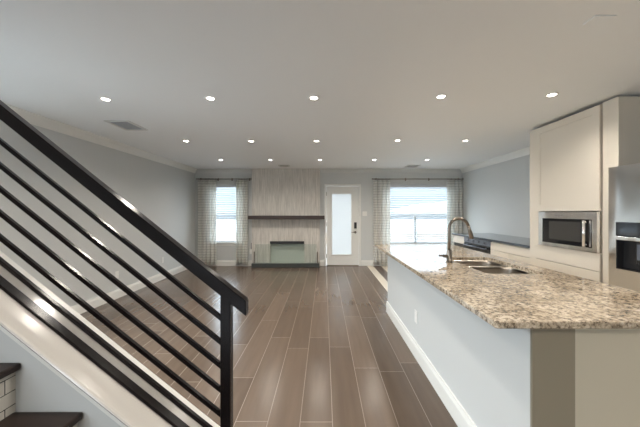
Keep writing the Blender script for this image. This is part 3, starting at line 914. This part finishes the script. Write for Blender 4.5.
def refrigerator():
    X = 2.60
    y0, y1 = 1.66, YN - .004
    t = thing('refrigerator', 'stainless steel refrigerator with water dispenser, at right edge', 'refrigerator', (3.0, 2.1, 0))
    zt = EYE + 44 / 284 * X + .002
    MB().box(X + .075, XR - .06, y0, y1, .03, zt - .02, .004).build('case', M['blackplastic'], t)
    ys = 2.14
    dy0, dy1, dz0, dz1 = 2.19, y1 - .066, .862, 1.275
    m = MB()
    # freezer door with the dispenser recess cut into it
    m.prism([(ys + .003, .1), (y1, .1), (y1, zt), (ys + .003, zt)], 'x', X, X + .07, holes=[[(dy0, dz0), (dy1, dz0), (dy1, dz1), (dy0, dz1)]])
    fd = m.build('freezer_door', M['steel'], t)
    MB().box(X, X + .07, y0, ys - .003, .1, zt, .006).build('refrigerator_door', M['steel'], t)
    for yy in (ys + .045, ys - .045):
        h = MB().tube([(X - .05, yy, .55), (X - .05, yy, 1.62)], .013, 12)
        for z in (.6, 1.57): h.tube([(X - .05, yy, z), (X + .001, yy, z)], .009, 8)
        h.build('handle', M['steel'], t)
    m = MB().box(X + .062, X + .074, dy0, dy1, dz0, dz1)
    m.box(X + .004, X + .062, dy1 - .004, dy1 - .0002, dz0, dz1); m.box(X + .004, X + .062, dy0 + .0002, dy0 + .004, dz0, dz1)
    m.build('dispenser_recess', M['blackplastic'], t)
    MB().box(X - .004, X + .02, dy0, dy1, 1.155, dz1, .003).build('control_panel', M['blackglass'], t)
    MB().box(X - .008, X + .04, dy0, dy1, 1.118, 1.150, .003).build('dispenser_ledge', M['steel'], t)
    MB().box(X + .022, X + .05, dy0 + .06, dy0 + .165, .92, 1.115, .008).build('dispenser_lever', M['blackplastic'], t)
    MB().box(X + .014, X + .021, dy0 + .075, dy0 + .15, .96, 1.09, .003).build('lever_pad', M['slate'], t)
    MB().box(X - .002, X + .06, dy0, dy1, dz0, dz0 + .012, .002).build('drip_tray', M['blackglass'], t)
    MB().box(X + .05, X + .09, y0 + .02, y1 - .02, .01, .095).build('kick_grille', M['blackplastic'], t)
    for yy in (y0 + .06, y1 - .06):
        MB().lathe([(.02, .0005), (.02, .03)], (X + .2, yy, 0), 12).build('foot', M['blackplastic'], t)
refrigerator()

# ------------------------------------------------------------------ base run along the right wall
CX = 2.70
def base_run():
    F0 = CX + .025
    o = MB().box(CX, XR - .001, YFAR + .001, 5.92, .885, .92, .006).build('dark_countertop', M['darkcounter'], None, None, (3.1, 4.8, .885))
    tag(o, 'glossy dark stone countertop along the right wall', 'countertop')
    def cab(y0, y1, label, dark=False):
        t = thing('base_cabinet', label, 'cabinet', ((F0 + XR) / 2, (y0 + y1) / 2, 0), 'cream base cabinets along the right wall')
        MB().box(F0 + .021, XR - .001, y0, y1, .1, .884).build('carcass', M['cabinet_in'] if dark else M['cabinet'], t)
        MB().box(F0 + .07, XR - .01, y0, y1, .0005, .099).build('toe_kick', M['cabinet_in'], t)
        return t
    # cabinet next to the tall unit
    t = cab(YFAR + .002, 4.585, 'cream base cabinet with a wide drawer, beside the tall cabinet')
    a, b = YFAR + .004, 4.582
    MB().box(F0, F0 + .02, a, b, .755, .870, .002).build('drawer', M['cabinet'], t)
    mid = 4.14
    for p, q in ((a, mid - .002), (mid + .002, b)):
        MB().box(F0, F0 + .02, p, q, .655, .750, .002).build('drawer', M['cabinet'], t)
        m = MB(); shaker(m, F0, p, q, .11, .650, .02, .05); m.build('door', M['cabinet'], t)
    # far cabinet
    t = cab(5.44, 5.90, 'small cream base cabinet at the far end of the dark countertop', True)
    MB().box(F0, F0 + .02, 5.442, 5.898, .735, .880, .002).build('drawer', M['cabinet'], t)
    m = MB(); shaker(m, F0 + .001, 5.442, 5.898, .11, .60, .02, .05); m.build('door', M['cabinet'], t)
    # under-counter oven between them
    t = thing('under_counter_oven', 'dark under-counter oven between the two cream base cabinets', 'oven', (3.05, 5.0, 0))
    y0, y1 = 4.589, 5.436
    MB().box(F0 + .02, XR - .02, y0, y1, .05, .883).build('body', M['blackplastic'], t)
    MB().box(F0 - .006, F0 + .02, y0, y1, .79, .880, .003).build('control_panel', M['slate'], t)
    MB().box(F0 - .006, F0 + .02, y0, y1, .20, .785, .003).build('oven_door', M['blackglass'], t)
    MB().tube([(F0 - .05, y0 + .06, .745), (F0 - .05, y1 - .06, .745)], .011, 12).tube([(F0 - .05, y0 + .1, .745), (F0 - .005, y0 + .1, .745)], .008, 8).tube([(F0 - .05, y1 - .1, .745), (F0 - .005, y1 - .1, .745)], .008, 8).build('handle', M['slate'], t)
    for k in range(4):
        MB().lathe([(.018, 0), (.018, -.014), (.012, -.02), (0, -.02)], (F0 - .006, y0 + .15 + .18 * k, .836), 14, 'x').build('knob', M['slate'], t)
    MB().box(F0 + .05, XR - .05, y0 + .02, y1 - .02, .0005, .05).build('base', M['blackplastic'], t)
base_run()

# ------------------------------------------------------------------ outside, seen faintly through the blinds
MB().box(-25, 25, YB + .13, 60, -.35, -.25).build('ground', M['grass'], kind='structure')
def outside():
    t = thing('patio_cover', 'pale gabled patio cover outside the wide window', 'patio cover', (4.2, 12, -.25))
    YP = 12.0; s = 280 / YP
    def ox(p): return (p - 324) / s
    def oz(p): return EYE - (p - 212) / s
    MB().box(ox(415) , ox(417), YP, YP + .09, -.25, oz(213)).build('post', M['roof'], t)
    MB().box(ox(470), ox(472), YP, YP + .09, -.25, oz(213)).build('post', M['roof'], t)
    MB().box(ox(404), ox(485), YP - .02, YP + .11, oz(214), oz(212.6)).build('beam', M['roof'], t)
    MB().prism([(ox(402), oz(212.6)), (ox(487), oz(212.6)), (ox(445), oz(202))], 'y', YP - .3, YP + 4).build('gable_roof', M['sidewall'], t)
    f = thing('garden_fence', 'low brown wooden fence outside, seen between the blind slats', 'fence', (2, 14, -.25))
    MB().box(-12, 12, 14, 14.06, -.249, .32).build('boards', M['wood_out'], f)
    for k in range(9): MB().box(-12 + 3 * k - .05, -12 + 3 * k + .05, 13.9, 14, -.249, .38).build('post', M['wood_out'], f)
outside()
